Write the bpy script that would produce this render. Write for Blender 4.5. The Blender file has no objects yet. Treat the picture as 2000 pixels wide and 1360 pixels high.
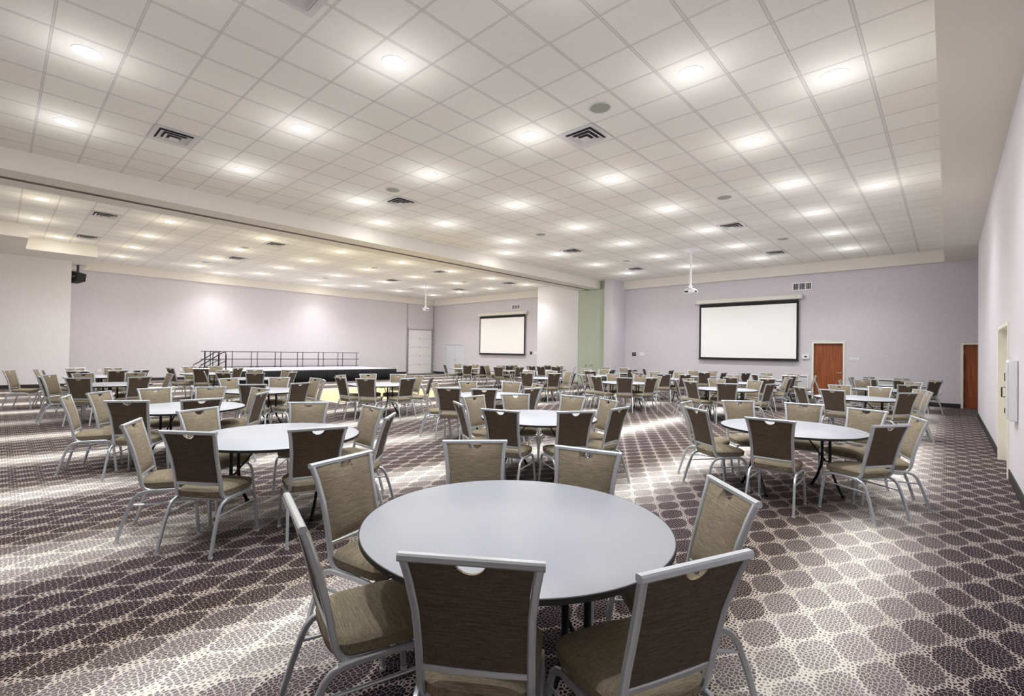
import bpy, bmesh, math, random
from mathutils import Vector, Matrix
random.seed(4)
PI=math.pi
S=bpy.context.scene
COL=S.collection
# ------------------------------------------------------------------ camera
F_PX,YAW,PITCH,ROLL,CX,CY,EYE=926.41,.7580,.0122,.0160,975.06,676.40,1.6
def _axes():
    c,s=math.cos(YAW),math.sin(YAW)
    r0=Vector((c,s,0)); f0=Vector((-s,c,0)); u0=Vector((0,0,1))
    c,s=math.cos(PITCH),math.sin(PITCH)
    f1=f0*c+u0*s; u1=u0*c-f0*s
    c,s=math.cos(ROLL),math.sin(ROLL)
    return r0*c+u1*s, f1, u1*c-r0*s
AR,AF,AU=_axes()
cam=bpy.data.cameras.new('camera'); camo=bpy.data.objects.new('camera',cam); COL.objects.link(camo)
cam.sensor_width=36; cam.lens=36*F_PX/2000; cam.shift_x=(1000-CX)/2000; cam.shift_y=(CY-680)/2000
cam.clip_start=.05; cam.clip_end=200
m=Matrix(((AR.x,AU.x,-AF.x,0),(AR.y,AU.y,-AF.y,0),(AR.z,AU.z,-AF.z,EYE),(0,0,0,1)))
camo.matrix_world=m
S.camera=camo
# ------------------------------------------------------------------ world + exposure
w=bpy.data.worlds.new('world'); S.world=w; w.use_nodes=True
w.node_tree.nodes['Background'].inputs[0].default_value=(.8,.85,1,1)
w.node_tree.nodes['Background'].inputs[1].default_value=.3
S.view_settings.view_transform='Standard'; S.view_settings.look='None'; S.view_settings.gamma=1
S.view_settings.use_curve_mapping=False
S.view_settings.exposure=0.76
S.cycles.max_bounces=10; S.cycles.diffuse_bounces=6; S.cycles.glossy_bounces=3
SPOT_W=176; CEIL_FILL_W=5.2
# ------------------------------------------------------------------ room numbers (metres)
T=.6666944; ZC=5.209; ZS=4.811
XR=.603; YB=21.6; XL=-26.93; YN=-5.0; GX=6.0902; GY=7.5231
def lin(c): return tuple(((v/255)/12.92 if v/255<=.04045 else ((v/255+.055)/1.055)**2.4) for v in c)+(1,)
# ------------------------------------------------------------------ material helpers
class N:
    """tiny expression builder for shader maths"""
    def __init__(s,name):
        s.m=bpy.data.materials.new(name); s.m.use_nodes=True; s.t=s.m.node_tree; s.b=s.t.nodes['Principled BSDF']
    def node(s,k,**kw):
        n=s.t.nodes.new(k)
        for a,v in kw.items(): setattr(n,a,v)
        return n
    def put(s,sock,v):
        if isinstance(v,(int,float)): sock.default_value=v
        elif isinstance(v,tuple): sock.default_value=v
        else: s.t.links.new(v,sock)
    def M(s,op,a,b=0.,c=None,clamp=False):
        n=s.node('ShaderNodeMath',operation=op); n.use_clamp=clamp
        s.put(n.inputs[0],a); s.put(n.inputs[1],b)
        if c is not None: s.put(n.inputs[2],c)
        return n.outputs[0]
    def ramp(s,v,lo,hi,a=0.,b=1.):
        n=s.node('ShaderNodeMapRange',interpolation_type='SMOOTHSTEP')
        s.put(n.inputs[0],v); s.put(n.inputs[1],lo); s.put(n.inputs[2],hi); s.put(n.inputs[3],a); s.put(n.inputs[4],b)
        return n.outputs[0]
    def mix(s,f,a,b,blend='MIX'):
        n=s.node('ShaderNodeMix',data_type='RGBA',blend_type=blend)
        s.put(n.inputs[0],f); s.put(n.inputs[6],a); s.put(n.inputs[7],b)
        return n.outputs[2]
    def pos(s):
        g=s.node('ShaderNodeNewGeometry'); x=s.node('ShaderNodeSeparateXYZ'); s.t.links.new(g.outputs['Position'],x.inputs[0])
        return g.outputs['Position'],x.outputs[0],x.outputs[1],x.outputs[2]
    def obj(s):
        g=s.node('ShaderNodeTexCoord'); return g.outputs['Object']
    def scale(s,v,sc,loc=(0,0,0)):
        n=s.node('ShaderNodeMapping'); s.t.links.new(v,n.inputs[0]); n.inputs['Scale'].default_value=sc; n.inputs['Location'].default_value=loc
        return n.outputs[0]
    def noise(s,v,sc,detail=2.,rough=.5,out='Fac'):
        n=s.node('ShaderNodeTexNoise'); s.t.links.new(v,n.inputs['Vector']); n.inputs['Scale'].default_value=sc; n.inputs['Detail'].default_value=detail; n.inputs['Roughness'].default_value=rough
        return n.outputs[out]
    def bump(s,h,strength=.3,dist=.01):
        n=s.node('ShaderNodeBump'); s.put(n.inputs['Height'],h); n.inputs['Strength'].default_value=strength; n.inputs['Distance'].default_value=dist
        s.t.links.new(n.outputs[0],s.b.inputs['Normal'])
    def fin(s,col=None,rough=None,metal=None,spec=None):
        if col is not None: s.put(s.b.inputs['Base Color'],col)
        if rough is not None: s.put(s.b.inputs['Roughness'],rough)
        if metal is not None: s.put(s.b.inputs['Metallic'],metal)
        if spec is not None: s.put(s.b.inputs['Specular IOR Level'],spec)
        return s.m
def plain(name,rgb,rough=.6,metal=0.,spec=.5,var=.03,vs=6.):
    n=N(name); c=lin(rgb)
    f=n.noise(n.obj(),vs,3.)
    a=tuple(min(1,v*(1-var)) for v in c[:3])+(1,); b=tuple(min(1,v*(1+var)) for v in c[:3])+(1,)
    return n.fin(n.mix(f,a,b),rough,metal,spec)
# ---- carpet
def carpet():
    n=N('carpet'); P,x,y,z=n.pos()
    wob=n.noise(n.scale(P,(1.2,.5,0)),1.,2.)
    p=n.M('DIVIDE',n.M('ADD',x,.10),.1365); q=n.M('DIVIDE',n.M('SUBTRACT',y,3.29),.2325)
    s_=n.M('MULTIPLY',n.M('ADD',p,q),.5); t_=n.M('MULTIPLY',n.M('SUBTRACT',p,q),.5)
    fs=n.M('ABSOLUTE',n.M('SUBTRACT',s_,n.M('ROUND',s_))); ft=n.M('ABSOLUTE',n.M('SUBTRACT',t_,n.M('ROUND',t_)))
    d=n.M('POWER',n.M('ADD',n.M('POWER',fs,2.7),n.M('POWER',ft,2.7)),1/2.7)
    mask=n.ramp(d,.485,.425,0.,1.)
    core=n.ramp(d,.50,.0,0.,1.)
    def band(xx):
        ph=n.M('MULTIPLY',n.M('ADD',n.M('ADD',xx,.50),n.M('MULTIPLY',n.M('SUBTRACT',wob,.5),.16)),2*PI/2.2)
        bb=n.M('ADD',n.M('MULTIPLY',n.M('COSINE',ph),.5),.5)
        return n.M('POWER',bb,4.2)
    xc=n.M('SUBTRACT',n.M('MULTIPLY',n.M('ADD',n.M('ROUND',s_),n.M('ROUND',t_)),.1365),.10)
    b=band(x); bc=band(xc)
    fade=n.ramp(n.noise(n.scale(P,(.5,.3,0),(3.1,1.7,0)),1.,1.),.30,.58,.72,1.)
    b=n.M('MULTIPLY',b,fade); bc=n.M('MULTIPLY',bc,fade)
    # hue phase of the dark cells
    hue=n.M('ADD',n.M('MULTIPLY',n.M('SINE',n.M('ADD',n.M('MULTIPLY',x,2*PI/2.13),.9)),.5),.5)
    v=n.node('ShaderNodeTexVoronoi',feature='DISTANCE_TO_EDGE',voronoi_dimensions='2D'); n.t.links.new(n.scale(P,(1.,.72,1.)),v.inputs['Vector']); v.inputs['Scale'].default_value=50.; v.inputs['Randomness'].default_value=.75
    th=n.M('ADD',n.M('MULTIPLY',mask,-.14),n.M('ADD',.185,n.M('MULTIPLY',b,.09)))
    dark=n.ramp(n.M('SUBTRACT',v.outputs[0],th),-.03,.03)
    inner=n.M('MULTIPLY',mask,n.M('SUBTRACT',.50,n.M('MULTIPLY',bc,.2)))
    dk=n.mix(hue,lin((33,21,20)),lin((34,27,38)))
    dk=n.mix(bc,dk,lin((158,149,152)))
    lt=n.mix(b,lin((176,163,150)),lin((253,251,240)))
    lt=n.mix(n.M('MULTIPLY',hue,.35),lt,lin((170,160,166)))
    lt=n.mix(inner,lt,n.mix(bc,lin((146,124,119)),lin((200,192,190))))
    pile=n.noise(P,420.,1.)
    col=n.mix(dark,lt,dk)
    col=n.mix(n.ramp(pile,.2,.8,0.,.35),col,(0,0,0,1),'MULTIPLY')
    return n.fin(col,.95,0.,.1)
def ceiling_mat(offx,offy):
    n=N('ceiling_tile'); P,x,y,z=n.pos()
    a=n.M('ADD',n.M('DIVIDE',x,T),offx); c=n.M('ADD',n.M('DIVIDE',y,T),offy)
    da=n.M('MULTIPLY',n.M('ABSOLUTE',n.M('SUBTRACT',a,n.M('ROUND',a))),T)
    dc=n.M('MULTIPLY',n.M('ABSOLUTE',n.M('SUBTRACT',c,n.M('ROUND',c))),T)
    la=n.ramp(da,.0165,.0135); lc=n.ramp(dc,.0105,.0085)
    bar=n.M('MAXIMUM',la,lc)
    ea=n.M('MULTIPLY',n.ramp(da,.022,.0185),n.ramp(da,.0125,.016)); ec=n.M('MULTIPLY',n.ramp(dc,.0155,.0125),n.ramp(dc,.0075,.0105))
    edge=n.M('MAXIMUM',ea,ec)
    w=n.node('ShaderNodeTexWhiteNoise',noise_dimensions='2D'); cb=n.node('ShaderNodeCombineXYZ')
    n.put(cb.inputs[0],n.M('FLOOR',a)); n.put(cb.inputs[1],n.M('FLOOR',c)); n.t.links.new(cb.outputs[0],w.inputs[0])
    tile=n.mix(w.outputs[0],lin((240,237,231)),lin((243,242,236)))
    speck=n.noise(P,160.,2.)
    tile=n.mix(n.ramp(speck,.35,.7,0.,.12),tile,lin((170,165,160)))
    col=n.mix(bar,tile,lin((222,219,216)))
    col=n.mix(edge,col,lin((196,191,186)))  # tee edges darkened: reveal shadow painted into the tile colour
    n.bump(n.M('SUBTRACT',1.,n.M('MAXIMUM',edge,n.M('MULTIPLY',bar,.4))),.4,.01)
    return n.fin(col,.9,0.,.1)
def wall_mat(name,rgb,var=.05):
    n=N(name); P,x,y,z=n.pos(); c=lin(rgb)
    a=n.noise(n.scale(P,(6,6,260)),1.,3.); b=n.noise(n.scale(P,(140,140,5)),1.,2.)
    f=n.M('MULTIPLY',n.M('ADD',a,b),.5)
    lo=tuple(v*(1-2*var) for v in c[:3])+(1,); hi=tuple(min(1,v*(1+2*var)) for v in c[:3])+(1,)
    return n.fin(n.mix(n.ramp(f,.3,.7),lo,hi),.85,0.,.15)
def fabric(name,rgb,rgb2):
    n=N(name); o=n.obj()
    a=n.noise(n.scale(o,(14,14,620)),1.,4.,.6); b=n.noise(n.scale(o,(300,300,40)),1.,2.)
    f=n.ramp(n.M('ADD',n.M('MULTIPLY',a,.75),n.M('MULTIPLY',b,.25)),.36,.66)
    n.bump(f,.25,.002)
    return n.fin(n.mix(f,lin(rgb),lin(rgb2)),.9,0.,.12)
def seat_fabric(name,rgb,rgb2):
    n=N(name); o=n.obj()
    a=n.noise(n.scale(o,(14,620,60)),1.,4.,.6); b=n.noise(n.scale(o,(300,40,300)),1.,2.)
    f=n.ramp(n.M('ADD',n.M('MULTIPLY',a,.75),n.M('MULTIPLY',b,.25)),.36,.66)
    n.bump(f,.25,.002)
    return n.fin(n.mix(f,lin(rgb),lin(rgb2)),.9,0.,.12)
def wood(name,c1,c2,axis=(26,26,1.2)):
    n=N(name); P,x,y,z=n.pos()
    a=n.noise(n.scale(P,axis),1.,4.,.6)
    return n.fin(n.mix(n.ramp(a,.3,.7),lin(c1),lin(c2)),.4,0.,.4)
def emit(name,rgb,st):
    n=N(name); n.fin(lin(rgb),.5); n.b.inputs['Emission Color'].default_value=lin(rgb); n.b.inputs['Emission Strength'].default_value=st; return n.m
MT=dict(
 carpet=carpet(), ceil=ceiling_mat(GX,-GY), ceil2=ceiling_mat(GX-.06,-GY+.05),
 soffit=plain('soffit_paint',(232,228,220),.85,0,.2,.015,2.),
 wall=wall_mat('wall_fabric',(213,209,215)), wall_light=wall_mat('wall_fabric_light',(232,230,234),.03), wall_side=wall_mat('wall_paint_light',(214,211,216),.02),
 green=wall_mat('green_panel_fabric',(194,204,184),.04), base=plain('rubber_base',(42,40,40),.6), track=plain('bronze_track',(120,108,98),.45,.5),
 cream=plain('cream_frame_paint',(238,234,222),.5), door=wood('cherry_wood',(126,66,36),(166,94,56)), steel=plain('brushed_steel',(190,190,192),.3,.9),
 chairmetal=plain('silver_powder_coat',(192,196,201),.32,.6,.5,.06,60.), tan=fabric('tan_fabric',(112,102,86),(160,149,129)), tanseat=seat_fabric('tan_seat_fabric',(106,97,81),(152,142,122)), brown=fabric('brown_shaded_fabric',(72,62,53),(106,95,84)),
 blackm=plain('black_metal',(22,22,24),.45,.4), top=plain('grey_laminate',(160,163,171),.38,0.,.4,.015,3.), edge=plain('black_edge',(28,28,32),.5), white=plain('white_plastic',(238,238,240),.45),
 grey=plain('grey_door_paint',(216,218,226),.5), skirt=plain('black_skirt_cloth',(26,26,30),.8), stage=plain('grey_stage_deck',(172,170,180),.55), parquet=wood('yellow_parquet',(206,188,132),(222,206,156),(1.5,14,1)),
 screen=plain('screen_white',(254,255,255),.7), black=plain('matte_black',(14,14,16),.7), vent=plain('vent_enamel',(216,214,214),.4), dark=plain('dark_void',(70,66,74),.8), grille=plain('speaker_grille',(164,168,156),.7,.2), glass=plain('lens_glass',(40,50,80),.1),
 lamp=emit('lamp_lens',(255,252,248),40.), display=plain('dark_display',(60,66,70),.3), foot=plain('clear_glide',(205,205,205),.2))
# ------------------------------------------------------------------ mesh helpers
def tag(o,label=None,cat=None,group=None,kind=None):
    if label: o['label']=label
    if cat: o['category']=cat
    if group: o['group']=group
    if kind: o['kind']=kind
    return o
def obj(name,bm,mats,parent=None,smooth=False,loc=None):
    me=bpy.data.meshes.new(name); bmesh.ops.recalc_face_normals(bm,faces=bm.faces[:]); bm.to_mesh(me); bm.free()
    for k in (mats if isinstance(mats,(list,tuple)) else [mats]): me.materials.append(MT[k])
    if smooth:
        for p in me.polygons: p.use_smooth=True
        try: me.set_sharp_from_angle(angle=math.radians(38))
        except Exception: pass
    o=bpy.data.objects.new(name,me); COL.objects.link(o)
    if parent: o.parent=parent
    if loc: o.location=loc
    return o
def empty(name,loc,rz=0,**k):
    o=bpy.data.objects.new(name,None); COL.objects.link(o); o.location=loc; o.rotation_euler=(0,0,rz); o.empty_display_size=.1
    return tag(o,**k)
def box(bm,x0,x1,y0,y1,z0,z1,mi=0):
    v=[bm.verts.new((x,y,z)) for x in (x0,x1) for y in (y0,y1) for z in (z0,z1)]
    for f in ((0,1,3,2),(4,6,7,5),(0,4,5,1),(2,3,7,6),(0,2,6,4),(1,5,7,3)):
        fc=bm.faces.new([v[i] for i in f]); fc.material_index=mi
def B(*a):
    bm=bmesh.new()
    for q in a: box(bm,*q)
    return bm
def sweep(bm,pts,w,d,lat=(1,0,0),r=0.):
    """rectangular tube along pts; w along lat, d across"""
    pts=[Vector(p) for p in pts]; L=Vector(lat); rings=[]
    for i,p in enumerate(pts):
        t=(pts[min(i+1,len(pts)-1)]-pts[max(i-1,0)]).normalized()
        l=(L-t*L.dot(t)).normalized(); n=t.cross(l)
        c=min(w,d)*.22
        prof=((-w/2+c,-d/2),(w/2-c,-d/2),(w/2,-d/2+c),(w/2,d/2-c),(w/2-c,d/2),(-w/2+c,d/2),(-w/2,d/2-c),(-w/2,-d/2+c))
        rings.append([bm.verts.new(p+l*a+n*b) for a,b in prof])
    k=8
    for a,b in zip(rings,rings[1:]):
        for i in range(k): bm.faces.new((a[i],a[(i+1)%k],b[(i+1)%k],b[i]))
    bm.faces.new(rings[0][::-1]); bm.faces.new(rings[-1])
def tube(bm,pts,r,k=10,mi=0):
    pts=[Vector(p) for p in pts]; rings=[]
    for i,p in enumerate(pts):
        t=(pts[min(i+1,len(pts)-1)]-pts[max(i-1,0)]).normalized()
        a=Vector((0,0,1)) if abs(t.z)<.9 else Vector((1,0,0))
        l=(a-t*a.dot(t)).normalized(); n=t.cross(l)
        rings.append([bm.verts.new(p+l*r*math.cos(2*PI*j/k)+n*r*math.sin(2*PI*j/k)) for j in range(k)])
    for a,b in zip(rings,rings[1:]):
        for i in range(k): bm.faces.new((a[i],a[(i+1)%k],b[(i+1)%k],b[i])).material_index=mi
    bm.faces.new(rings[0][::-1]).material_index=mi; bm.faces.new(rings[-1]).material_index=mi
def lathe(bm,prof,k=32,mi=0,cx=0,cy=0):
    rings=[]
    for r,z in prof:
        if r<1e-5: rings.append([bm.verts.new((cx,cy,z))])
        else: rings.append([bm.verts.new((cx+r*math.cos(2*PI*j/k),cy+r*math.sin(2*PI*j/k),z)) for j in range(k)])
    for a,b in zip(rings,rings[1:]):
        for i in range(k):
            if len(a)==1: f=(a[0],b[i],b[(i+1)%k])
            elif len(b)==1: f=(a[i],a[(i+1)%k],b[0])
            else: f=(a[i],a[(i+1)%k],b[(i+1)%k],b[i])
            bm.faces.new(f).material_index=mi
def st(name,bm,m,parent=None):
    o=obj(name,bm,m,parent)
    if not parent: o['kind']='structure'
    return o
def dup(root,loc=None,rz=None,label=None,group=None):
    r=root.copy(); COL.objects.link(r)
    if loc: r.location=loc
    if rz is not None: r.rotation_euler=(0,0,rz)
    if label: r['label']=label
    if group: r['group']=group
    for ch in list(root.children):
        c=ch.copy(); COL.objects.link(c); c.parent=r
        for g in ch.children:
            d=g.copy(); COL.objects.link(d); d.parent=c
    return r
# ================================================================== ROOM
st('floor',B((XL-.3,3.2,YN-.3,YB+.4,-.12,0)),'carpet')
st('ceiling',B((-12.75,2.8,YN-.2,YB+.3,ZC,ZC+.1)),'ceil')
st('ceiling',B((XL-.3,-12.75,YN-.2,YB+.3,ZC,ZC+.1)),'ceil2')
# walls
DY0,DY1,DZ=9.40,11.12,2.13
st('wall_right',B((XR,XR+.22,YN,DY0,0,ZC),(XR,XR+.22,DY1,18.7,0,ZC),(XR,XR+.22,DY0,DY1,DZ,ZC)),'wall_side')
st('wall_alcove',B((2.6,2.8,18.5,YB,0,ZC),(XR+.22,2.8,18.48,18.7,0,ZC)),'wall')
D1=(-3.76,-2.84,2.12); D2=(.36,1.28,2.08)
st('wall_back',B((-11.76,D1[0],YB,YB+.2,0,ZC),(D1[0],D1[1],YB,YB+.2,D1[2],ZC),(D1[1],D2[0],YB,YB+.2,0,ZC),(D2[0],D2[1],YB,YB+.2,D2[2],ZC),(D2[1],2.8,YB,YB+.2,0,ZC)),'wall')
st('wall_back_far',B((XL-.1,-25.66,YB,YB+.2,0,ZC),(-25.66,-23.70,YB,YB+.2,2.08,ZC),(-23.70,-16.40,YB,YB+.2,0,ZC)),'wall')
st('wall_left',B((XL-.2,XL,YN,19.32,0,ZC),(XL-.2,XL,19.32,21.42,3.05,ZC),(XL-.2,XL,21.42,YB+.2,0,ZC)),'wall')
st('wall_left_near',B((-26.9,-24.3,YN,1.87,0,ZS)),'wall_light')
st('wall_near',B((XL-.2,XR+.3,YN-.2,YN,0,ZC)),'wall')
st('wall_pilaster',B((-16.52,-13.84,20.5,YB+.2,0,ZC-.002)),'wall_light')
st('wall_column',B((-12.2,-11.76,20.3,YB+.2,0,ZC-.001)),'wall')
st('wall_pocket',B((-13.84,-12.2,20.62,YB+.2,0,ZC-.002)),'green')
# dropped beam with track, soffits
st('trim_1',B((-13.86,-13.30,YN,20.52,ZS,ZC),(-13.14,-12.56,YN,20.52,ZS,ZC),(-13.30,-13.14,YN,20.52,ZS+.05,ZC)),'soffit')
tr=st('trim_2',B((-13.30,-13.25,YN,20.5,ZS-.006,ZS+.05),(-13.19,-13.14,YN,20.5,ZS-.006,ZS+.05)),'track')
st('trim_3',B((-.10,2.7,YN,YB,ZS,ZC+.01)),'soffit')
st('trim_4',B((-11.76,-.10,21.38,YB,ZS,ZC+.01)),'soffit')
st('trim_5',B((-26.68,-16.52,21.38,YB,ZS,ZC+.01)),'soffit')
st('trim_6',B((XL,-26.68,2.42,YB,ZS,ZC+.01)),'soffit')
st('trim_7',B((XL,-22.5,.57,2.42,ZS,ZC+.01)),'soffit')
st('trim_8',B((XL,-20.15,YN,.57,ZS,ZC+.01)),'soffit')
# baseboards
bh=.14
st('baseboard_right',B((XR-.012,XR,YN,DY0-.06,0,bh),(XR-.012,XR,DY1+.06,18.7,0,bh)),'base')
st('baseboard_back',B((-11.76,D1[0]-.06,YB-.012,YB,0,bh),(D1[1]+.06,D2[0]-.06,YB-.012,YB,0,bh)),'base')
st('baseboard_far',B((XL,-25.72,YB-.012,YB,0,bh),(-23.64,-16.52,YB-.012,YB,0,bh)),'base')
st('baseboard_left',B((XL,XL+.012,1.87,19.25,0,bh),(-24.3,-24.288,YN,1.87,0,bh)),'base')
st('baseboard_column',B((-16.52,-13.84,20.488,20.5,0,bh),(-12.2,-11.76,20.288,20.3,0,bh),(-11.76,-11.748,20.3,YB,0,bh)),'base')
# ------------------------------------------------------------------ doors
def wood_door(name,x0,x1,z,label_handle):
    d=st(name,B((x0,x1,YB+.06,YB+.11,.01,z)),'door')
    obj('door_frame',B((x0-.055,x0,YB-.02,YB+.19,0,z+.055),(x1,x1+.055,YB-.02,YB+.19,0,z+.055),(x0,x1,YB-.02,YB+.19,z,z+.055)),'cream',d)
    bm=bmesh.new(); hx=x1-.075
    tube(bm,[(hx,YB+.06,1.02),(hx,YB+.045,1.02)],.032,14); tube(bm,[(hx,YB+.05,1.02),(hx,YB-.005,1.02),(hx-.02,YB-.015,1.02),(hx-.13,YB-.015,1.02)],.011,10)
    obj('door_handle',bm,'steel',d,True)
    obj('hinge',B(*[(x0-.004,x0+.012,YB+.045,YB+.06,zz,zz+.1) for zz in (.2,1.0,1.8)]),'steel',d)
    return d
wood_door('door_1',D1[0],D1[1],D1[2],None)
wood_door('door_2',D2[0],D2[1],D2[2],None)
# right wall opening with cream steel frame
d=st('door_3',B((XR+.17,XR+.215,DY0+.05,DY1-.05,.01,DZ-.05)),'cream')
obj('door_frame',B((XR-.02,XR+.24,DY0,DY0+.055,0,DZ),(XR-.02,XR+.24,DY1-.055,DY1,0,DZ),(XR-.02,XR+.24,DY0+.055,DY1-.055,DZ-.055,DZ)),'cream',d)
# far double door
d=st('door_4',B((-25.64,-24.69,YB+.03,YB+.08,.01,2.05),(-24.67,-23.72,YB+.03,YB+.08,.01,2.05)),'grey')
obj('door_frame',B((-25.70,-25.64,YB-.012,YB+.19,0,2.10),(-23.72,-23.66,YB-.012,YB+.19,0,2.10),(-25.64,-23.72,YB-.012,YB+.19,2.05,2.10)),'grey',d)
bm=bmesh.new(); tube(bm,[(-24.60,YB+.03,1.02),(-24.60,YB-.02,1.02),(-24.48,YB-.02,1.02)],.016,8); obj('door_handle',bm,'steel',d,True)
obj('hinge',B(*[(x,x+.03,YB-.01,YB+.03,zz,zz+.13) for zz in (.25,1.05,1.75) for x in (-25.655,-23.735)]),'steel',d)
# overhead sectional door in the left wall
d=st('door_5',B(*[(XL-.07,XL-.03,19.36,21.38,.03+k*.605,.625+k*.605) for k in range(5)]),'white')
obj('door_rib',B(*[(XL-.032,XL-.026,19.36,21.38,.03+k*.605+z,.03+k*.605+z+.008) for k in range(5) for z in (.02,.57)]),'vent',d)
obj('lift_bracket',B(*[(XL-.03,XL+.0,20.34,20.38,.62+k*.605-.05,.62+k*.605+.05) for k in range(4)]),'steel',d)
obj('door_frame',B((XL-.02,XL+.03,19.20,19.27,0,ZS-.01),(XL-.02,XL+.05,19.29,19.35,0,3.2),(XL-.02,XL+.05,21.40,21.46,0,3.2),(XL-.02,XL+.03,21.48,21.54,0,ZS-.01),(XL-.02,XL+.02,19.27,21.48,3.06,3.11)),'steel',d)
bm=bmesh.new()
for k in range(10):
    z=.25+k*.3
    for y in (19.32,21.43): tube(bm,[(XL+.05,y,z),(XL+.075,y,z)],.022,8)
obj('roller',bm,'blackm',d,True)
# green folding partition parked in its pocket
for x0,x1,lab in ((-13.82,-13.23,'narrow sage green partition panel beside the pale pilaster'),(-13.20,-12.22,'wide sage green partition panel beside the grey column')):
    t=empty('partition_panel',((x0+x1)/2,20.55,0),label=lab,cat='partition',group='sage green movable partition panels')
    hw=(x1-x0)/2
    obj('panel',B((-hw,hw,-.03,.03,.03,ZS-.03)),'green',t)
    obj('edge_trim',B((-hw-.012,-hw,-.034,.03,.02,ZS-.02),(hw,hw+.012,-.034,.03,.02,ZS-.02),(-hw,hw,-.034,.03,ZS-.03,ZS-.02)),'cream' if False else 'vent',t)
    bm=bmesh.new(); hx=-hw+.14 if x0>-13.3 else hw-.14
    tube(bm,[(hx,-.03,.98),(hx,-.05,.98)],.035,12); tube(bm,[(hx,-.045,1.0),(hx+.09,-.045,1.04)],.012,8); obj('latch',bm,'steel',t,True)
# ------------------------------------------------------------------ wall things
def screen(x0,x1,z0,z1,lab):
    t=empty('projection_screen',((x0+x1)/2,YB-.10,z1),label=lab,cat='projection screen',group='pulled-down projection screens')
    h=(x1-x0)/2; H=z1-z0; bd=.075
    obj('screen_surface',B((-h+bd,h-bd,-.005,.005,-H+bd,-bd-.06)),'screen',t)
    obj('black_border',B((-h,-h+bd,-.007,.006,-H,0),(h-bd,h,-.007,.006,-H,0),(-h+bd,h-bd,-.007,.006,-H,-H+bd),(-h+bd,h-bd,-.007,.006,-bd-.06,0)),'black',t)
    bm=bmesh.new(); box(bm,-h-.14,h+.10,-.07,.07,.03,.19); bmesh.ops.bevel(bm,geom=bm.edges[:],offset=.02,segments=2,affect='EDGES'); obj('screen_housing',bm,'soffit',t)
    obj('housing_cap',B((-h-.22,-h-.14,-.05,.05,.05,.09),(h+.10,h+.13,-.075,.075,.025,.195)),'vent',t)
    bm=bmesh.new(); tube(bm,[(-h-.02,-.01,-H-.0),(h+.02,-.01,-H)],.02,10); obj('weight_bar',bm,'black',t,True)
    obj('logo_badge',B((h-.12,h-.05,-.0745,-.069,.12,.14)),'grille',t)
screen(-8.07,-4.25,1.44,3.84,'large white projection screen on the rear wall beside the wood door')
screen(-22.12,-18.26,1.44,3.86,'smaller-looking far projection screen beyond the beam, left of the pale pilaster')
def wall_vent(x0,x1,z0,z1,lab):
    t=empty('wall_vent',((x0+x1)/2,YB-.01,(z0+z1)/2),label=lab,cat='vent',group='square-barred vents high on the rear walls')
    hx=(x1-x0)/2; hz=(z1-z0)/2
    obj('backing',B((-hx+.03,hx-.03,0,.006,-hz+.03,hz-.03)),'dark',t)
    obj('frame',B((-hx,-hx+.035,-.02,.006,-hz,hz),(hx-.035,hx,-.02,.006,-hz,hz),(-hx+.035,hx-.035,-.02,.006,-hz,-hz+.035),(-hx+.035,hx-.035,-.02,.006,hz-.035,hz)),'white',t)
    bl=[(x,x+.012,-.015,.003,-hz+.035,hz-.035) for x in [(-hx+.05+k*(2*hx-.1)/11) for k in range(12)]]
    bl+=[(x-.02,x+.02,-.018,.004,-hz+.035,hz-.035) for x in (-hx/3,hx/3)]
    obj('slat',B(*bl),'vent',t)
wall_vent(-4.50,-3.82,4.20,4.51,'white vent high above the large projection screen')
wall_vent(-19.43,-18.75,4.20,4.50,'white vent high above the far projection screen')
def plate(name,x,z,w,h,mat,lab,cat,grp=None,detail=None,axis='y'):
    if axis=='y': t=empty(name,(x,YB-.008,z),label=lab,cat=cat,group=grp)
    else: t=empty(name,(XL+.008,x,z),PI/2,label=lab,cat=cat,group=grp)
    bm=B((-w/2,w/2,-.008,.006,-h/2,h/2)); bmesh.ops.bevel(bm,geom=bm.edges[:],offset=.003,segments=1,affect='EDGES')
    obj('plate',bm,mat,t)
    if detail:
        nm,mt,bs=detail; obj(nm,B(*bs),mt,t)
plate('switch_plate',-11.26,1.60,.20,.17,'black','black control plate on the rear wall beside the grey column','control plate',None,('button','grille',[(-.06,-.02,-.012,-.008,-.03,.03),(.02,.06,-.012,-.008,-.03,.03)]))
plate('switch_plate',-10.85,1.60,.24,.16,'white','white double switch plate right of the column-side black control plate','switch',None,('toggle','vent',[(-.07,-.03,-.016,-.008,-.03,.03),(.03,.07,-.016,-.008,-.03,.03)]))
plate('switch_plate',-17.86,1.57,.16,.17,'black','black control plate right of the far projection screen','control plate',None,('button','grille',[(-.05,-.01,-.012,-.008,-.03,.03)]))
plate('switch_plate',-17.5,1.58,.2,.15,'white','white switch plate between far screen and pale pilaster','switch',None,('toggle','vent',[(-.05,-.02,-.016,-.008,-.03,.03)]))
t=empty('thermostat',(-4.02,YB-.02,1.60),label='white thermostat between the large screen and the wood door',cat='thermostat')
bm=B((-.12,.12,-.03,.018,-.09,.09)); bmesh.ops.bevel(bm,geom=bm.edges[:],offset=.01,segments=2,affect='EDGES'); obj('case',bm,'white',t); obj('display',B((-.05,.05,-.034,-.03,-.02,.04)),'display',t)
t=empty('room_sign',(-2.50,YB-.006,1.545),label='small white name plate right of the wood door',cat='sign')
obj('plate',B((-.135,.135,-.004,.005,-.05,.05)),'white',t); obj('lettering',B(*[(-.11+k*.02,-.11+k*.02+.013,-.006,-.004,-.01,.012) for k in range(11)]),'grille',t)
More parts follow.
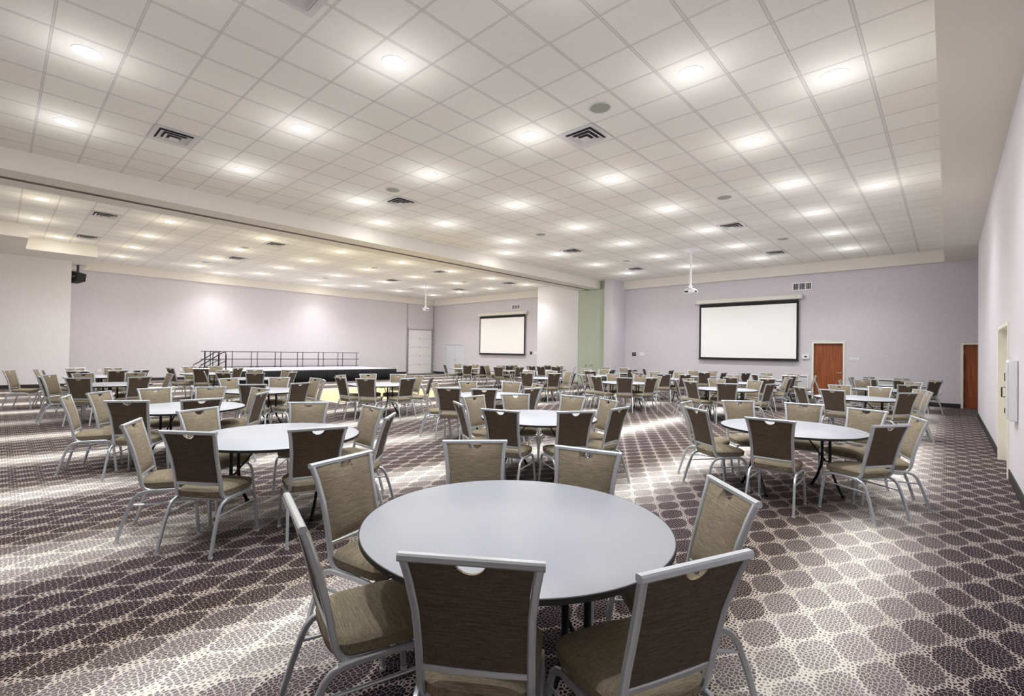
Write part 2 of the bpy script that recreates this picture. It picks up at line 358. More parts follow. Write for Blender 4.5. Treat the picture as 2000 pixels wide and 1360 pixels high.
def grille(x,w,z0,z1,lab):
    t=empty('return_grille',(x,YB-.01,z0),label=lab,cat='air grille',group='low white return air grilles on the rear wall')
    H=z1-z0; h=w/2
    obj('backing',B((-h+.02,h-.02,0,.006,.02,H-.02)),'dark',t)
    obj('frame',B((-h,-h+.03,-.02,.006,0,H),(h-.03,h,-.02,.006,0,H),(-h+.03,h-.03,-.02,.006,0,.03),(-h+.03,h-.03,-.02,.006,H-.03,H)),'white',t)
    obj('slat',B(*[(-h+.03,h-.03,-.014,.002,.045+k*.035,.045+k*.035+.024) for k in range(int((H-.08)/.035))]),'white',t)
grille(-3.98-.18,.46,.28,.87,'low white air grille on the wall below the thermostat')
grille(-1.57,.52,.25,.85,'low white air grille on the wall between the two wood doors')
plate('wall_outlet',-.20,.50,.085,.13,'white','white outlet on the rear wall left of the corner wood door','outlet','white wall outlets',('socket','vent',[(-.02,.02,-.012,-.008,.01,.045),(-.02,.02,-.012,-.008,-.045,-.01)]))
for y,lab in ((3.06,'white outlet low on the left wall, leftmost by the near corner'),(6.11,'white outlet low on the left wall beside the stage stairs'),(18.46,'white outlet low on the left wall beside the overhead door')):
    plate('wall_outlet',y,.50,.12,.15,'white',lab,'outlet','white wall outlets',('socket','vent',[(-.02,.02,-.012,-.008,.01,.045),(-.02,.02,-.012,-.008,-.045,-.01)]),'x')
# white cabinet on the right wall
t=empty('wall_cabinet',(XR,8.5,1.24),label='slim white cabinet on the right wall beside the cream doorway',cat='wall cabinet')
bm=B((-.075,-.004,-.22,.22,-.37,.36)); bmesh.ops.bevel(bm,geom=bm.edges[:],offset=.006,segments=2,affect='EDGES'); obj('case',bm,'white',t)
obj('cabinet_door',B((-.086,-.076,-.19,.20,-.34,.33)),'vent',t)
bm=bmesh.new(); tube(bm,[(-.086,.14,.02),(-.115,.14,.02),(-.115,.14,-.10),(-.086,.14,-.10)],.007,8); obj('handle',bm,'blackm',t,True)
obj('latch',B((-.092,-.086,.11,.17,-.30,-.24),(-.092,-.086,.12,.16,.10,.20)),'blackm',t)
# black wall loudspeaker
t=empty('loudspeaker',(-25.35,2.14,4.35),math.radians(20),label='black wall loudspeaker high at the left wall corner',cat='loudspeaker')
bm=bmesh.new(); v=[(-.30,-.12,-.26),(.22,-.16,-.2),(.22,.16,-.2),(-.30,.12,-.26),(-.30,-.12,.24),(.30,-.16,.10),(.30,.16,.10),(-.30,.12,.24)]
vs=[bm.verts.new(q) for q in v]
for f in ((0,1,2,3),(4,7,6,5),(0,4,5,1),(1,5,6,2),(2,6,7,3),(3,7,4,0)): bm.faces.new([vs[i] for i in f])
bmesh.ops.bevel(bm,geom=bm.edges[:],offset=.015,segments=2,affect='EDGES'); obj('cabinet',bm,'black',t)
obj('badge',B((-.05,.12,-.155,-.142,-.02,.01)),'steel',t); obj('bracket',B((-.03,.03,-.03,.03,.12,ZS-4.352)),'blackm',t)
# ------------------------------------------------------------------ ceiling fixtures
def spot_light(t,far=False):
    ld=spot_light.d; o=bpy.data.objects.new('lamp_light',ld); COL.objects.link(o); o.parent=t; o.location=(0,0,-.04)
    g=bpy.data.objects.new('ceiling_fill',(spot_light.gf if far else spot_light.g)); COL.objects.link(g); g.parent=t; g.location=(0,0,-.50)  # added unseen fill hung below each downlight to brighten the ceiling
sd=bpy.data.lights.new('downlight_spot','SPOT'); sd.energy=SPOT_W; sd.spot_size=math.radians(126); sd.spot_blend=1.; sd.shadow_soft_size=.09; sd.color=(.985,.995,1.); spot_light.d=sd
gd=bpy.data.lights.new('added_ceiling_fill','POINT'); gd.energy=CEIL_FILL_W; gd.shadow_soft_size=.12; gd.color=(.985,.995,1.); spot_light.g=gd
gf=gd.copy(); gf.name='added_ceiling_fill_far'; gf.color=(1,.93,.74); spot_light.gf=gf  # warm-tinted copy of the added fill for the far ceiling
dl=empty('downlight',(0,0,ZC))
bm=bmesh.new(); lathe(bm,[(.125,.0),(.125,-.006),(.15,-.008),(.155,-.003),(.155,0)],32); obj('trim_ring',bm,'white',dl,True)
bm=bmesh.new(); lathe(bm,[(.125,-.002),(.09,-.010),(0,-.014)],32); obj('lens',bm,'lamp',dl,True)
spot_light(dl)
main_x=[-2.4,-5.06,-7.71,-10.38]; rows=[.68,3.34,6.01,8.66,11.34,13.99,16.64,19.27]
ORD=['first','second','third','fourth','fifth','sixth','seventh','eighth','ninth','tenth','eleventh','twelfth']
spots=[]
for i,y in enumerate(rows):
    for j,x in enumerate(main_x): spots.append((x,y,'lit recessed downlight in the near ceiling, %s row from camera, %s from right'%(ORD[i],ORD[j]),'downlights in the near ceiling'))
for y in (-2.0,):
    for x in main_x[2:]: spots.append((x,y,'added unseen downlight overhead behind the camera position','unseen downlights added behind the camera'))  # unseen lamps added to balance brightness near the camera
for y,l in ((7.28,'first visible'),(12.57,'second visible')): spots.append((-1.07,y,'lit recessed downlight close to the right soffit, '+{'overhead':'nearest, above the camera','first visible':'the nearer in view','second visible':'the farther in view'}[l],'downlights beside the right soffit'))
for y,l in ((7.36,'nearer'),(12.63,'farther')): spots.append((-11.69,y,'lit recessed downlight close to the dropped beam, the %s one'%l,'downlights beside the dropped beam'))
far_x=[-16.33,-18.98,-21.62,-24.2]
for i,y in enumerate(rows):
    for j,x in enumerate(far_x):
        if i==0 and j>=2: continue
        spots.append((x,y,'lit downlight in the far ceiling, %s row from left, %s from the beam'%(ORD[i],ORD[j]),'downlights in the far ceiling'))
for x,y,l in ((-21.6,1.32,'in the stepped corner'),(-25.6,7.34,'nearer along the stage-wall soffit'),(-25.54,12.66,'farther along the stage-wall soffit')): spots.append((x,y,'lit recessed downlight in the far ceiling, '+l,'downlights in the far ceiling'))
for x in (-16.33,-18.98,-21.6): spots.append((x,-2.0,'added unseen downlight beyond the beam, outside the left picture edge','unseen downlights added in the far ceiling'))  # unseen lamps added to brighten the near left wall
for k,(x,y,lab,g) in enumerate(spots):
    o=dl if k==0 else dup(dl)
    o.location=(x,y,ZC); tag(o,lab,'downlight',g)
    if x<-13:
        for c_ in o.children:
            if c_.type=='LIGHT' and c_.data==gd: c_.data=gf
# square louvred diffusers
vt=empty('ceiling_vent',(0,0,ZC)); h=T/2-.012
def ring(bm,a,b,z0,z1,th=.004):
    # sloped square louvre from half-size a (at z0) to b (at z1)
    for q in range(4):
        R=Matrix.Rotation(q*PI/2,3,'Z')
        vs=[bm.verts.new(R@Vector(p)) for p in ((-a,-a,z0),(a,-a,z0),(b,-b,z1),(-b,-b,z1),(-a,-a,z0+th),(a,-a,z0+th),(b,-b,z1+th),(-b,-b,z1+th))]
        for f in ((0,1,2,3),(4,7,6,5),(0,4,5,1),(3,2,6,7)): bm.faces.new([vs[i] for i in f])
obj('backing',B((-h,h,-h,h,-.004,-.001)),'dark',vt)
bm=bmesh.new(); ring(bm,h,h-.075,-.012,-.012); ring(bm,h,h-.001,-.012,-.002); obj('frame',bm,'vent',vt)
bm=bmesh.new(); ring(bm,.225,.165,-.040,-.012); ring(bm,.15,.10,-.052,-.024); box(bm,-.07,.07,-.07,.07,-.058,-.05); obj('louvre',bm,'vent',vt)
for k,(x,y,lab) in enumerate([(-4.38,6.63,'nearest in view, right of centre'),(-9.65,2.0,'above the left foreground tables'),(-9.65,6.64,'left of centre, halfway to the beam end'),(-4.38,13.93,'right of the hanging projector pole'),(-9.64,13.84,'between beam and hanging projector'),(-4.38,18.5,'nearest the large screen'),(-9.62,18.45,'nearest the grey column'),(-4.72,1.95,'at the top picture edge')]):
    o=vt if k==0 else dup(vt); o.location=(x,y,ZC); tag(o,'white square air diffuser in near ceiling, '+lab,'ceiling vent','square diffusers in the near ceiling')
for x,y,lab in [(-16.92,1.96,'leftmost nearer the beam'),(-20.8,1.96,'leftmost nearer the left wall'),(-16.91,6.54,'second from left beside the beam'),(-20.8,6.54,'above the stage stairs'),(-20.8,13.87,'above the right end of the stage'),(-16.8,13.8,'below the beam, right of centre'),(-20.7,18.37,'nearest the overhead door'),(-16.7,18.3,'nearest the pale pilaster')]:
    o=dup(vt); o.location=(x,y,ZC); tag(o,'white square air diffuser in far ceiling, '+lab,'ceiling vent','square diffusers in the far ceiling')
sp=empty('ceiling_speaker',(0,0,ZC))
bm=bmesh.new(); lathe(bm,[(.145,-.002),(.145,-.008),(.165,-.008),(.17,-.001)],36); obj('trim_ring',bm,'vent',sp,True)
bm=bmesh.new(); lathe(bm,[(.145,-.005),(.08,-.008),(0,-.009)],36); obj('grille',bm,'grille',sp,True)
for k,(x,y,lab) in enumerate([(-3.72,6.0,'near ceiling, nearest in view beside the diffuser'),(-9.08,6.03,'near ceiling, left of centre'),(-3.72,11.32,'near ceiling, right of centre'),(-9.05,11.32,'near ceiling, midway to the beam end'),(-3.7,16.5,'near ceiling, above the wood door'),(-9.06,16.68,'near ceiling, before the grey column'),(-18.38,6.02,'far ceiling, beyond the beam at left'),(-22.87,5.98,'far ceiling, above the stage stairs'),(-18.32,11.3,'far ceiling, centre'),(-22.9,11.33,'far ceiling, above the stage'),(-22.85,16.57,'far ceiling, before the overhead door'),(-18.28,16.6,'far ceiling, behind the far projector')]):
    o=sp if k==0 else dup(sp); o.location=(x,y,ZC); tag(o,'round grey ceiling speaker, '+lab,'ceiling speaker','round ceiling speakers')
# projectors on poles
def projector(x,y,zb,rz,lab):
    t=empty('ceiling_projector',(x,y,ZC),rz,label=lab,cat='projector',group='white projectors hanging on poles')
    D=ZC-zb
    obj('ceiling_plate',B((-.30,.30,-.30,.30,-.012,-.001)),'white',t)
    bm=bmesh.new(); tube(bm,[(0,0,-.01),(0,0,-D+.18)],.035,14); obj('pole',bm,'white',t,True)
    bm=bmesh.new(); lathe(bm,[(0,-D+.20),(.075,-D+.20),(.075,-D+.17),(.05,-D+.16),(.05,-D+.12),(.12,-D+.11),(.12,-D+.09),(0,-D+.09)],20)
    box(bm,-.13,-.10,-.13,.13,-D+.05,-D+.10); box(bm,.10,.13,-.13,.13,-D+.05,-D+.10); obj('mount',bm,'white',t)
    bm=B((-.19,.19,-.15,.15,-D-.065,-D+.06)); bmesh.ops.bevel(bm,geom=bm.edges[:],offset=.025,segments=3,affect='EDGES'); b=obj('body',bm,'white',t,True)
    bm=bmesh.new(); tube(bm,[(.09,.14,-D),(.09,.18,-D)],.042,18); obj('lens',bm,'glass',b,True)
    obj('intake_slot',B((.185,.193,-.08,.08,-D-.03,-D+.02),(-.14,.0,-.155,-.148,-D-.03,-D+.02)),'dark',b)
projector(-6.41,16.25,3.77,math.radians(-8),'white projector on a pole before the large projection screen')
projector(-20.99,16.2,3.87,math.radians(-8),'white projector on a pole in the far room beside the overhead door')
# ------------------------------------------------------------------ dance floor, stage
t=empty('dance_floor',(-15.15,9.5,0),label='yellow wooden portable dance floor laid on the carpet before the stage',cat='dance floor')
obj('parquet',B((-2.25,2.25,-2.55,2.55,.002,.022)),'parquet',t)
obj('edge_trim',B((-2.31,-2.25,-2.61,2.61,.002,.02),(2.25,2.31,-2.61,2.61,.002,.02),(-2.25,2.25,-2.61,-2.55,.002,.02),(-2.25,2.25,2.55,2.61,.002,.02)),'vent',t)
SX0,SX1,SY0,SY1,SZ=-26.45,-22.1,6.75,15.1,.6
t=empty('stage',((SX0+SX1)/2,(SY0+SY1)/2,0),label='low grey portable stage with black pleated skirt against the left wall',cat='stage')
hx=(SX1-SX0)/2; hy=(SY1-SY0)/2
dk=[]
for i in range(7):
    y0=-hy+i*2*hy/7
    dk+= [(-hx,-.004,y0+.004,y0+2*hy/7-.004,SZ-.06,SZ),(.004,hx,y0+.004,y0+2*hy/7-.004,SZ-.06,SZ)]
obj('deck',B(*dk),'stage',t)
obj('understructure',B((-hx+.05,hx-.05,-hy+.05,hy-.05,.02,SZ-.07)),'black',t)
bm=bmesh.new()
def pleat(p0,p1,nrm):
    p0=Vector(p0);p1=Vector(p1);L=(p1-p0).length;n=int(L/.035);rows_=[]
    for zi,(z,am) in enumerate(((SZ-.015,.008),(SZ-.05,.016),(.3,.028),(.005,.036))):
        rows_.append([bm.verts.new(p0.lerp(p1,i/n)+Vector(nrm)*(.03+am*math.sin(i*1.9+.6*math.sin(i*.37))+.012*zi)+Vector((0,0,z))) for i in range(n+1)])
    for a,b in zip(rows_,rows_[1:]):
        for i in range(n): bm.faces.new((a[i],a[i+1],b[i+1],b[i]))
pleat((hx,-hy,0),(hx,hy,0),(1,0,0)); pleat((-hx,hy,0),(hx,hy,0),(0,1,0)); pleat((-hx,-hy,0),(hx,-hy,0),(0,-1,0))
sk=obj('skirt',bm,'skirt',t,True)
md=sk.modifiers.new('thickness','SOLIDIFY'); md.thickness=.004
gr=empty('guard_rail',(0,0,SZ))
bm=bmesh.new()
for z in (.80,.42,.03): tube(bm,[(0,-.64,z),(0,.64,z)],.016,8)
obj('rail',bm,'blackm',gr,True)
for y in (-.45,.45):
    bm=bmesh.new(); tube(bm,[(0,y,.0),(0,y,.82)],.018,8); box(bm,-.05,.05,y-.04,y+.04,0,.012); obj('post',bm,'blackm',gr)
gl=[(-26.2,6.75+.62+k*1.2,0) for k in range(7)]
gn=['leftmost of the back run','second from left of the back run','third from left of the back run','middle of the back run','third from right of the back run','second from right of the back run','rightmost of the back run']
for k,(x,y,rz) in enumerate(gl):
    o=gr if k==0 else dup(gr); o.location=(x,y,SZ); tag(o,'black guard rail section on the stage, '+gn[k],'guard rail','black guard rails on the stage')
for k,x in enumerate((-25.5,-24.2)):
    o=dup(gr,(x,6.83,SZ),PI/2); tag(o,'black guard rail on the stage left end, '+('against the wall' if k==0 else 'beside the stairs'),'guard rail','black guard rails on the stage')
t=empty('stage_stairs',(-22.75,5.98,0),label='black portable steps with two curved handrails at the stage left end',cat='stairs')
obj('step',B((-.45,.45,.25,.62,.40,.44),(-.45,.45,-.02,.27,.24,.28),(-.45,.45,-.28,0,.10,.14)),'stage',t)
for a,b in ((-.47,-.45),(.45,.47)): obj('stringer',B((a,b,-.26,.6,0,.12),(a,b,0,.6,.12,.26),(a,b,.27,.6,.26,.42)),'black',t)
for s in (-1,1):
    bm=bmesh.new(); x=s*.5
    tube(bm,[(x,-.30,.0),(x,-.32,.55),(x,-.30,.78),(x,-.22,.88),(x,-.1,.94),(x,.45,1.33),(x,.58,1.40),(x,.66,1.38),(x,.68,1.25),(x,.68,.3)],.02,10)
    tube(bm,[(x,-.31,.45),(x,.68,1.05)],.014,8); obj('handrail',bm,'blackm',t,True)

# table centres; chairs: (table, x, y, facing in degrees, 1 when its back is turned to the camera)
TABLES={0:(-1.58,1.81),1:(-4.79,1.92),2:(-1.37,6.55),3:(-3.93,4.93),4:(-7.82,1.82),5:(-10.00,3.70),6:(-10.24,6.55),7:(-6.52,6.72),8:(-4.12,12.68),9:(-1.40,12.49),10:(-1.23,16.33),11:(-1.10,19.30),12:(-4.45,16.10),13:(-4.50,19.30),14:(-6.95,12.75),15:(-9.95,12.53),16:(-17.30,15.90),17:(-14.20,18.70),18:(-13.45,1.72),19:(-16.92,1.94),20:(-17.42,4.69),21:(-14.08,4.96),24:(-14.60,15.90),25:(-7.30,16.20),26:(-7.30,19.20),27:(-10.50,19.00),28:(-9.95,16.10)}
CHAIRS=[
(0,-1.26,1.27,126,1),(0,-0.84,1.63,158,1),(0,-0.98,2.28,225,0),(0,-1.70,2.47,284,0),(0,-2.28,2.21,319,0),(0,-2.36,1.51,14,0),
(0,-1.84,1.12,74,0),(1,-4.41,1.25,127,1),(1,-4.05,1.91,164,1),(1,-4.97,1.07,65,0),(1,-5.45,1.58,24,0),(1,-5.41,2.43,322,0),
(1,-4.79,2.67,268,0),(1,-4.23,2.48,225,1),(2,-2.04,6.06,53,1),(2,-2.01,7.13,310,0),(2,-1.34,5.78,91,1),(2,-1.42,7.39,276,0),
(2,-0.86,7.25,246,0),(2,-0.65,6.12,148,1),(2,-0.50,6.79,199,0),(2,-2.34,6.58,5,0),(3,-4.32,4.24,62,1),(3,-4.74,4.81,4,0),
(3,-3.74,4.16,109,1),(3,-4.63,5.36,325,0),(3,-3.27,4.61,149,1),(3,-4.14,5.73,269,0),(3,-3.60,5.67,243,0),(3,-3.16,5.15,182,1),
(4,-8.02,0.88,74,0),(4,-8.43,1.21,50,0),(4,-7.32,1.23,146,1),(4,-8.68,1.73,7,0),(4,-7.08,1.77,180,1),(4,-8.52,2.26,329,0),
(4,-7.42,2.42,229,1),(4,-8.02,2.64,283,0),(5,-10.76,3.45,18,0),(5,-9.31,3.29,150,1),(5,-10.64,4.17,324,0),(5,-9.24,3.90,195,1),
(5,-10.15,4.56,275,0),(5,-9.63,4.45,250,1),(21,-13.67,4.24,120,1),(21,-14.77,4.56,30,0),(21,-13.31,4.69,160,1),
(21,-14.84,5.22,341,0),(21,-14.35,5.72,289,0),(21,-13.48,5.47,220,1),(21,-14.29,4.07,77,0),(20,-16.76,5.14,214,1),
(20,-17.25,3.90,102,1),(18,-13.51,2.55,274,1),(20,-18.23,4.50,12,0),(20,-16.70,4.36,155,1),(20,-18.15,5.07,334,0),
(18,-13.37,0.89,93,1),(18,-13.92,1.01,55,0),(18,-12.78,1.27,146,1),(18,-14.22,1.47,21,0),(18,-12.69,1.98,199,1),
(18,-14.13,2.16,327,0),(19,-16.78,0.46,62,0),(19,-17.24,0.98,79,0),(19,-16.76,1.09,91,1),(19,-17.66,1.63,22,0),
(19,-16.14,1.51,156,1),(19,-17.65,2.24,338,0),(19,-16.15,2.09,199,1),(19,-16.31,2.56,213,1),(6,-10.89,6.12,33,0),
(6,-10.23,5.75,92,1),(6,-9.70,5.92,130,1),(6,-11.00,6.75,345,0),(6,-10.67,7.22,302,0),(6,-9.41,6.57,181,1),(6,-10.10,7.31,261,0),
(6,-9.47,7.18,219,1),(7,-7.13,5.82,53,0),(7,-7.35,6.29,36,0),(7,-6.56,5.72,123,1),(7,-7.30,6.95,344,0),(7,-6.09,6.03,139,1),
(7,-6.82,7.46,292,0),(7,-5.78,6.70,178,1),(7,-6.24,7.37,247,0),(8,-4.46,11.96,62,1),(8,-4.89,12.92,343,0),(8,-4.50,13.39,298,0),
(8,-3.83,11.93,111,1),(8,-3.80,13.44,247,0),(8,-3.31,12.53,169,1),(8,-4.90,12.26,31,0),(12,-4.65,15.33,76,1),(12,-5.00,16.67,314,0),
(13,-5.84,19.70,154,1),(13,-5.36,19.04,17,1),(13,-4.74,18.55,72,1),(13,-4.91,20.00,300,0),(12,-4.35,16.90,263,0),
(12,-3.95,15.47,128,1),(13,-4.05,18.63,124,1),(13,-4.25,20.06,252,0),(12,-3.81,16.64,219,0),(12,-3.68,16.10,181,1),
(13,-3.63,19.52,194,1),(9,-2.08,11.97,39,1),(9,-1.59,11.70,74,1),(9,-1.73,13.27,292,0),(9,-1.17,13.28,256,0),(9,-0.78,12.01,143,1),
(9,-0.67,13.02,211,0),(9,-0.54,12.52,188,0),(10,-2.47,16.09,11,1),(10,-1.92,16.34,1,0),(10,-1.65,16.99,303,0),(11,-2.05,18.98,7,1),
(11,-1.00,18.51,97,1),(10,-0.83,17.02,240,0),(10,-0.85,15.63,119,1),(11,-2.03,19.46,357,1),(11,-1.69,19.88,323,0),
(11,-1.57,18.66,53,1),(11,-1.10,20.13,270,0),(11,-0.49,18.78,139,1),(11,-0.51,19.82,222,0),(14,-7.72,12.12,38,1),
(14,-7.77,12.66,8,0),(14,-7.18,11.97,73,1),(14,-7.56,13.31,317,0),(14,-6.56,12.04,119,1),(14,-7.01,13.60,272,0),
(14,-6.22,12.51,162,1),(14,-6.50,13.39,238,0),(15,-9.75,11.77,105,1),(15,-9.25,12.18,153,1),(15,-10.66,12.94,330,0),
(15,-10.20,13.32,286,0),(15,-9.63,13.31,249,0),(15,-9.17,12.92,206,1),(28,-10.79,15.59,31,0),(17,-13.44,19.21,214,1),
(17,-13.96,17.85,98,1),(17,-14.96,19.73,88,1),(17,-13.58,18.23,136,1),(17,-14.35,19.46,281,0),(17,-14.94,18.21,34,1),
(17,-14.45,17.86,86,1),(16,-17.61,15.16,67,1),(16,-18.07,16.18,340,0),(16,-16.67,15.40,142,1),(16,-17.57,16.63,290,0),
(24,-16.01,15.71,163,1),(24,-15.32,15.72,14,0),(16,-16.76,16.40,223,0),(24,-14.27,15.17,114,1),(16,-16.39,16.82,226,1),
(24,-15.24,16.31,325,0),(15,-10.47,11.96,48,0),(24,-13.83,15.71,166,1),(24,-15.52,16.95,163,1),(17,-15.32,17.49,346,0),
(28,-10.63,16.56,324,0),(28,-9.71,15.37,108,1),(27,-11.28,19.30,339,0),(28,-10.12,16.76,286,0),(28,-10.30,17.40,157,1),
(27,-10.83,19.75,294,0),(27,-9.88,18.54,144,1),(25,-8.12,16.14,4,0),(25,-7.63,15.48,66,1),(27,-9.70,20.13,42,1),
(27,-11.30,18.47,34,1),(25,-7.83,16.79,312,0),(25,-6.97,15.45,116,1),(26,-8.69,19.38,177,1),(25,-7.22,17.00,264,0),
(25,-6.59,15.86,151,1),(26,-7.68,19.93,297,0),(26,-6.83,18.55,125,1),(26,-7.11,19.98,257,0),(26,-6.50,19.10,173,1),
]

# ================================================================== TABLES
tb=empty('round_table',(0,0,0))
R_=.76
bm=bmesh.new(); lathe(bm,[(0,.752),(R_-.008,.752),(R_-.003,.749),(R_-.003,.728),(0,.728)],96); obj('tabletop',bm,'top',tb,True)
bm=bmesh.new(); lathe(bm,[(R_-.003,.751),(R_+.001,.749),(R_+.001,.727),(R_-.012,.724),(R_-.03,.724),(R_-.03,.728)],96); obj('edge_band',bm,'edge',tb,True)
bm=bmesh.new()
for s in (-1,1):
    tube(bm,[(s*.42,-.22,.715),(s*.42,.22,.715)],.014,10); tube(bm,[(s*.42,-.07,.36),(s*.42,.07,.36)],.011,8)
box(bm,-.48,.48,-.27,-.24,.700,.727); box(bm,-.48,.48,.24,.27,.700,.727); obj('under_frame',bm,'blackm',tb,True)
for s in (-1,1):
    for q in (-1,1):
        bm=bmesh.new(); tube(bm,[(s*.42,q*.07,.715),(s*.42,q*.07,.36),(s*.42,q*.09,.28),(s*.425,q*.18,.13),(s*.43,q*.265,.03),(s*.43,q*.28,.012)],.0165,12); lathe(bm,[(0,.0),(.02,0),(.02,.03),(0,.03)],12,0,s*.43,q*.28); obj('leg',bm,'blackm',tb,True)
    bm=bmesh.new(); tube(bm,[(s*.42,0,.36),(s*.14,0,.71)],.009,8); obj('brace',bm,'blackm',tb,True)
TD={0:'nearest table',1:'table just left of the nearest table',2:'large table in the right foreground',3:'central table behind the nearest one',4:'third table leftward from nearest',5:'table',6:'table at the near edge of the dance floor',7:'table just beyond the central table',8:'table midway to the large screen',9:'right table in front of the wood door',10:'right table beyond the wood-door table',11:'rearmost table by the right rear wall',12:'table below the large screen',13:'rearmost table under the large screen',14:'table before the grey column, front one',15:'table before the green partition panels',16:'lone table by the grey double door',17:'rearmost table before the pale pilaster',18:'fourth table leftward from nearest',19:'farthest left table by the left wall',20:'table beside the stage stairs',21:'table before the stage skirt',24:'table below the far screen',25:'table under the hanging projector',26:'rearmost table left of the large screen',27:'rearmost table beside the grey column',28:'second table before grey column'}
TD[5]='table before the stage, nearest of three'
rot={}
for n_,(k,(x,y)) in enumerate(TABLES.items()):
    o=tb if n_==0 else dup(tb)
    rz=math.radians({0:171,1:45,2:42,4:18,7:24,10:33,19:6,24:12}.get(k,0))
    o.location=(x,y,0); o.rotation_euler=(0,0,rz)
    tag(o,'round grey-topped folding table, the '+TD[k].replace('table ','one ',1) if k else 'round grey-topped folding table nearest the camera','table','round folding tables')
# ================================================================== CHAIRS
def post_x(z):
    P=[(.39,.190),(.60,.190),(.74,.193),(.86,.206),(.955,.222)]
    for (a,xa),(b,xb) in zip(P,P[1:]):
        if z<=b: return xa+(xb-xa)*max(0,(z-a)/(b-a))
    return P[-1][1]
def post_y(z):
    P=[(.44,-.160),(.50,-.172),(.60,-.192),(.74,-.228),(.86,-.266),(.955,-.300)]
    for (a,ya),(b,yb) in zip(P,P[1:]):
        if z<=b: return ya+(yb-ya)*max(0,(z-a)/(b-a))
    return P[-1][1]
ch=empty('banquet_chair',(0,0,0))
# seat cushion
bm=bmesh.new(); NS=40; rings=[]
def outline(sc,z,t):
    a=.212; y0,y1=-.185,.245; cy=(y0+y1)/2; hy=(y1-y0)/2; out=[]
    for i in range(NS):
        th=2*PI*i/NS; c,s=math.cos(th),math.sin(th); e=.42
        px=a*sc*math.copysign(abs(c)**e,c); py=cy+hy*sc*math.copysign(abs(s)**e,s)
        px*=1+.06*(py-cy)/hy
        out.append(bm.verts.new((px,py,z)))
    return out
for sc,z in ((.90,.405),(.97,.412),(1.0,.428),(1.0,.452),(1.012,.456),(1.012,.460),(.995,.463),(.965,.474),(.88,.484),(.7,.491),(.4,.495)): rings.append(outline(sc,z,0))
for a,b in zip(rings,rings[1:]):
    for i in range(NS): bm.faces.new((a[i],a[(i+1)%NS],b[(i+1)%NS],b[i]))
bm.faces.new(rings[0][::-1]); c0=bm.verts.new((0,.03,.496))
for i in range(NS): bm.faces.new((rings[-1][i],rings[-1][(i+1)%NS],c0))
obj('seat',bm,'tanseat',ch,True)
# backrest cushion, tan front; browner back with shade painted into its tone
bm=bmesh.new()
us=[-1,-.96,-.85,-.65,-.45,-.32,-.265,-.25,-.235,-.2,-.14,-.07,0]; us=us+[-u for u in us[-2::-1]]; NV=12
def grid(side):
    g=[]
    for j in range(NV+1):
        v=j/NV; row=[]
        for u in us:
            ax=abs(u)*.205; dip=math.sqrt(max(0,.051**2-ax**2))*.86 if ax<.051 else 0
            zt=.936-dip; z=.535+(zt-.535)*v
            x=u*(post_x(z)-.015)
            cr=(1-abs(u)**5)*(1-abs(2*v-1)**7)
            if side>0: y=post_y(z)+.006+.020*cr
            else: y=post_y(z)-.006-.008*cr
            row.append(bm.verts.new((x,y,z)))
        g.append(row)
    return g
gf=grid(1); gb=grid(-1); n_=len(us)
for g,mi in ((gf,0),(gb,1)):
    for j in range(NV):
        for i in range(n_-1): bm.faces.new((g[j][i],g[j][i+1],g[j+1][i+1],g[j+1][i])).material_index=mi
def rim(a,b):
    for i in range(len(a)-1): bm.faces.new((a[i],a[i+1],b[i+1],b[i])).material_index=0
rim(gf[0],gb[0]); rim(gf[-1],gb[-1]); rim([r[0] for r in gf],[r[0] for r in gb]); rim([r[-1] for r in gf],[r[-1] for r in gb])
obj('backrest',bm,['tan','brown'],ch,True)
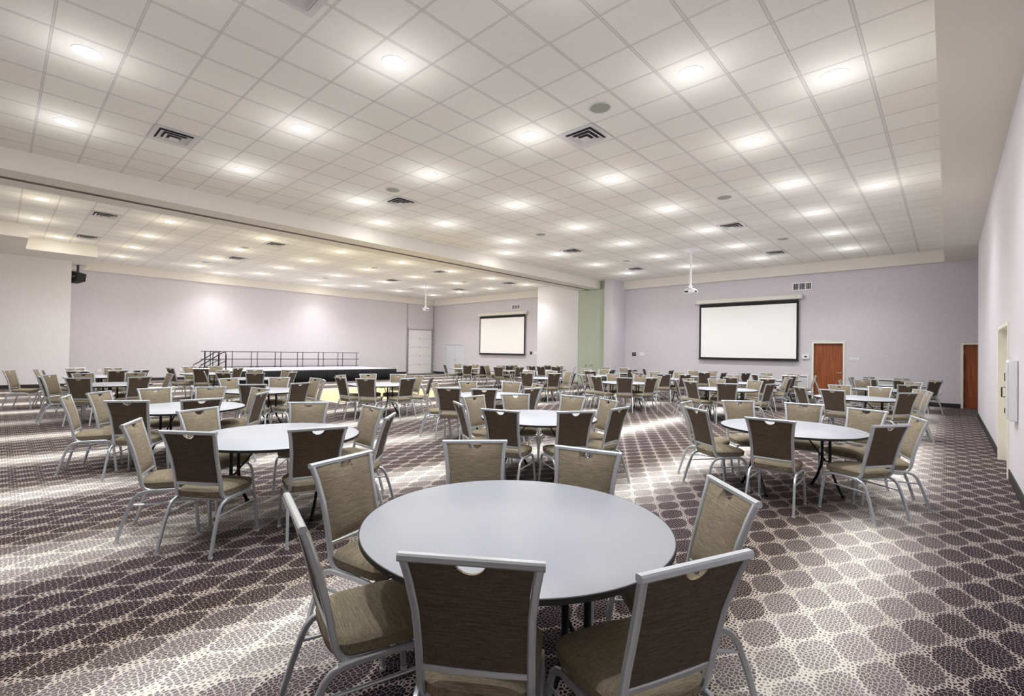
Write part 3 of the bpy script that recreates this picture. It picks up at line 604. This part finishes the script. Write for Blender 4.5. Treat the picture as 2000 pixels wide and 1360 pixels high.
# back frame
bm=bmesh.new()
zs=[.943,.90,.86,.80,.74,.67,.60,.55,.50,.46]
for s in (-1,1):
    pts=[(s*post_x(z),post_y(z),z) for z in zs]+[(s*.190,-.152,.430),(s*.190,-.135,.410),(s*.190,-.105,.397),(s*.190,-.06,.393),(s*.190,.05,.393)]
    sweep(bm,pts,.028,.028)
sweep(bm,[(-.236,post_y(.943),.942),(.236,post_y(.943),.942)],.030,.027,(0,1,0))
sweep(bm,[(-.185,post_y(.522),.522),(-.09,post_y(.522)-.002,.519),(.09,post_y(.522)-.002,.519),(.185,post_y(.522),.522)],.018,.022,(0,1,0))
sweep(bm,[(-.2,-.120,.392),(.2,-.120,.392)],.022,.02,(0,1,0)); sweep(bm,[(-.2,.17,.388),(.2,.17,.388)],.022,.02,(0,1,0))
obj('back_frame',bm,'chairmetal',ch,True)
for s in (-1,1):
    for rear in (1,0):
        bm=bmesh.new(); x=s*.213
        if rear: pts=[(x*1.05,-.315,.012),(x*1.02,-.262,.20),(x,-.225,.305),(x,-.207,.345),(x,-.178,.375),(x,-.135,.390),(x,-.08,.394),(x,.01,.394)]
        else: pts=[(x*1.05,.262,.012),(x*1.02,.243,.20),(x,.228,.31),(x,.212,.35),(x,.185,.378),(x,.145,.391),(x,.09,.394),(x,.01,.394)]
        sweep(bm,pts,.022,.027)
        fx,fy=pts[0][0],pts[0][1]; lathe(bm,[(0,0),(.016,0),(.017,.014),(0,.016)],10,1,fx,fy)
        obj('leg',bm,['chairmetal','foot'],ch,True)
    bm=bmesh.new(); tube(bm,[(s*.214,-.232,.288),(s*.214,.232,.288)],.008,8); obj('stretcher',bm,'chairmetal',ch,True)
camX=lambda x,y:(lambda r,f:r/f)(x*AR.x+y*AR.y,x*AF.x+y*AF.y)
byt={}
for i,c in enumerate(CHAIRS): byt.setdefault(c[0],[]).append(i)
rank={}
for k,l in byt.items():
    l.sort(key=lambda i:camX(CHAIRS[i][1],CHAIRS[i][2]))
    for r,i in enumerate(l): rank[i]=(r,len(l))
def rname(r,n):
    if r==0: return 'leftmost'
    if r==n-1: return 'rightmost'
    if r<(n+1)//2: return ORD[r]+' from left'
    return ORD[n-1-r]+' from right'
for i,(t_,x,y,hd,bk) in enumerate(CHAIRS):
    o=ch if i==0 else dup(ch)
    o.location=(x,y,0); o.rotation_euler=(0,0,math.radians(hd-90))
    r,n=rank[i]
    lab=('chair seen from behind, ' if bk else 'chair facing us, ')+rname(r,n).replace(' from ',' from ')+', '+TD[t_].replace(',','')
    tag(o,lab,'chair','banquet chairs around the round tables')
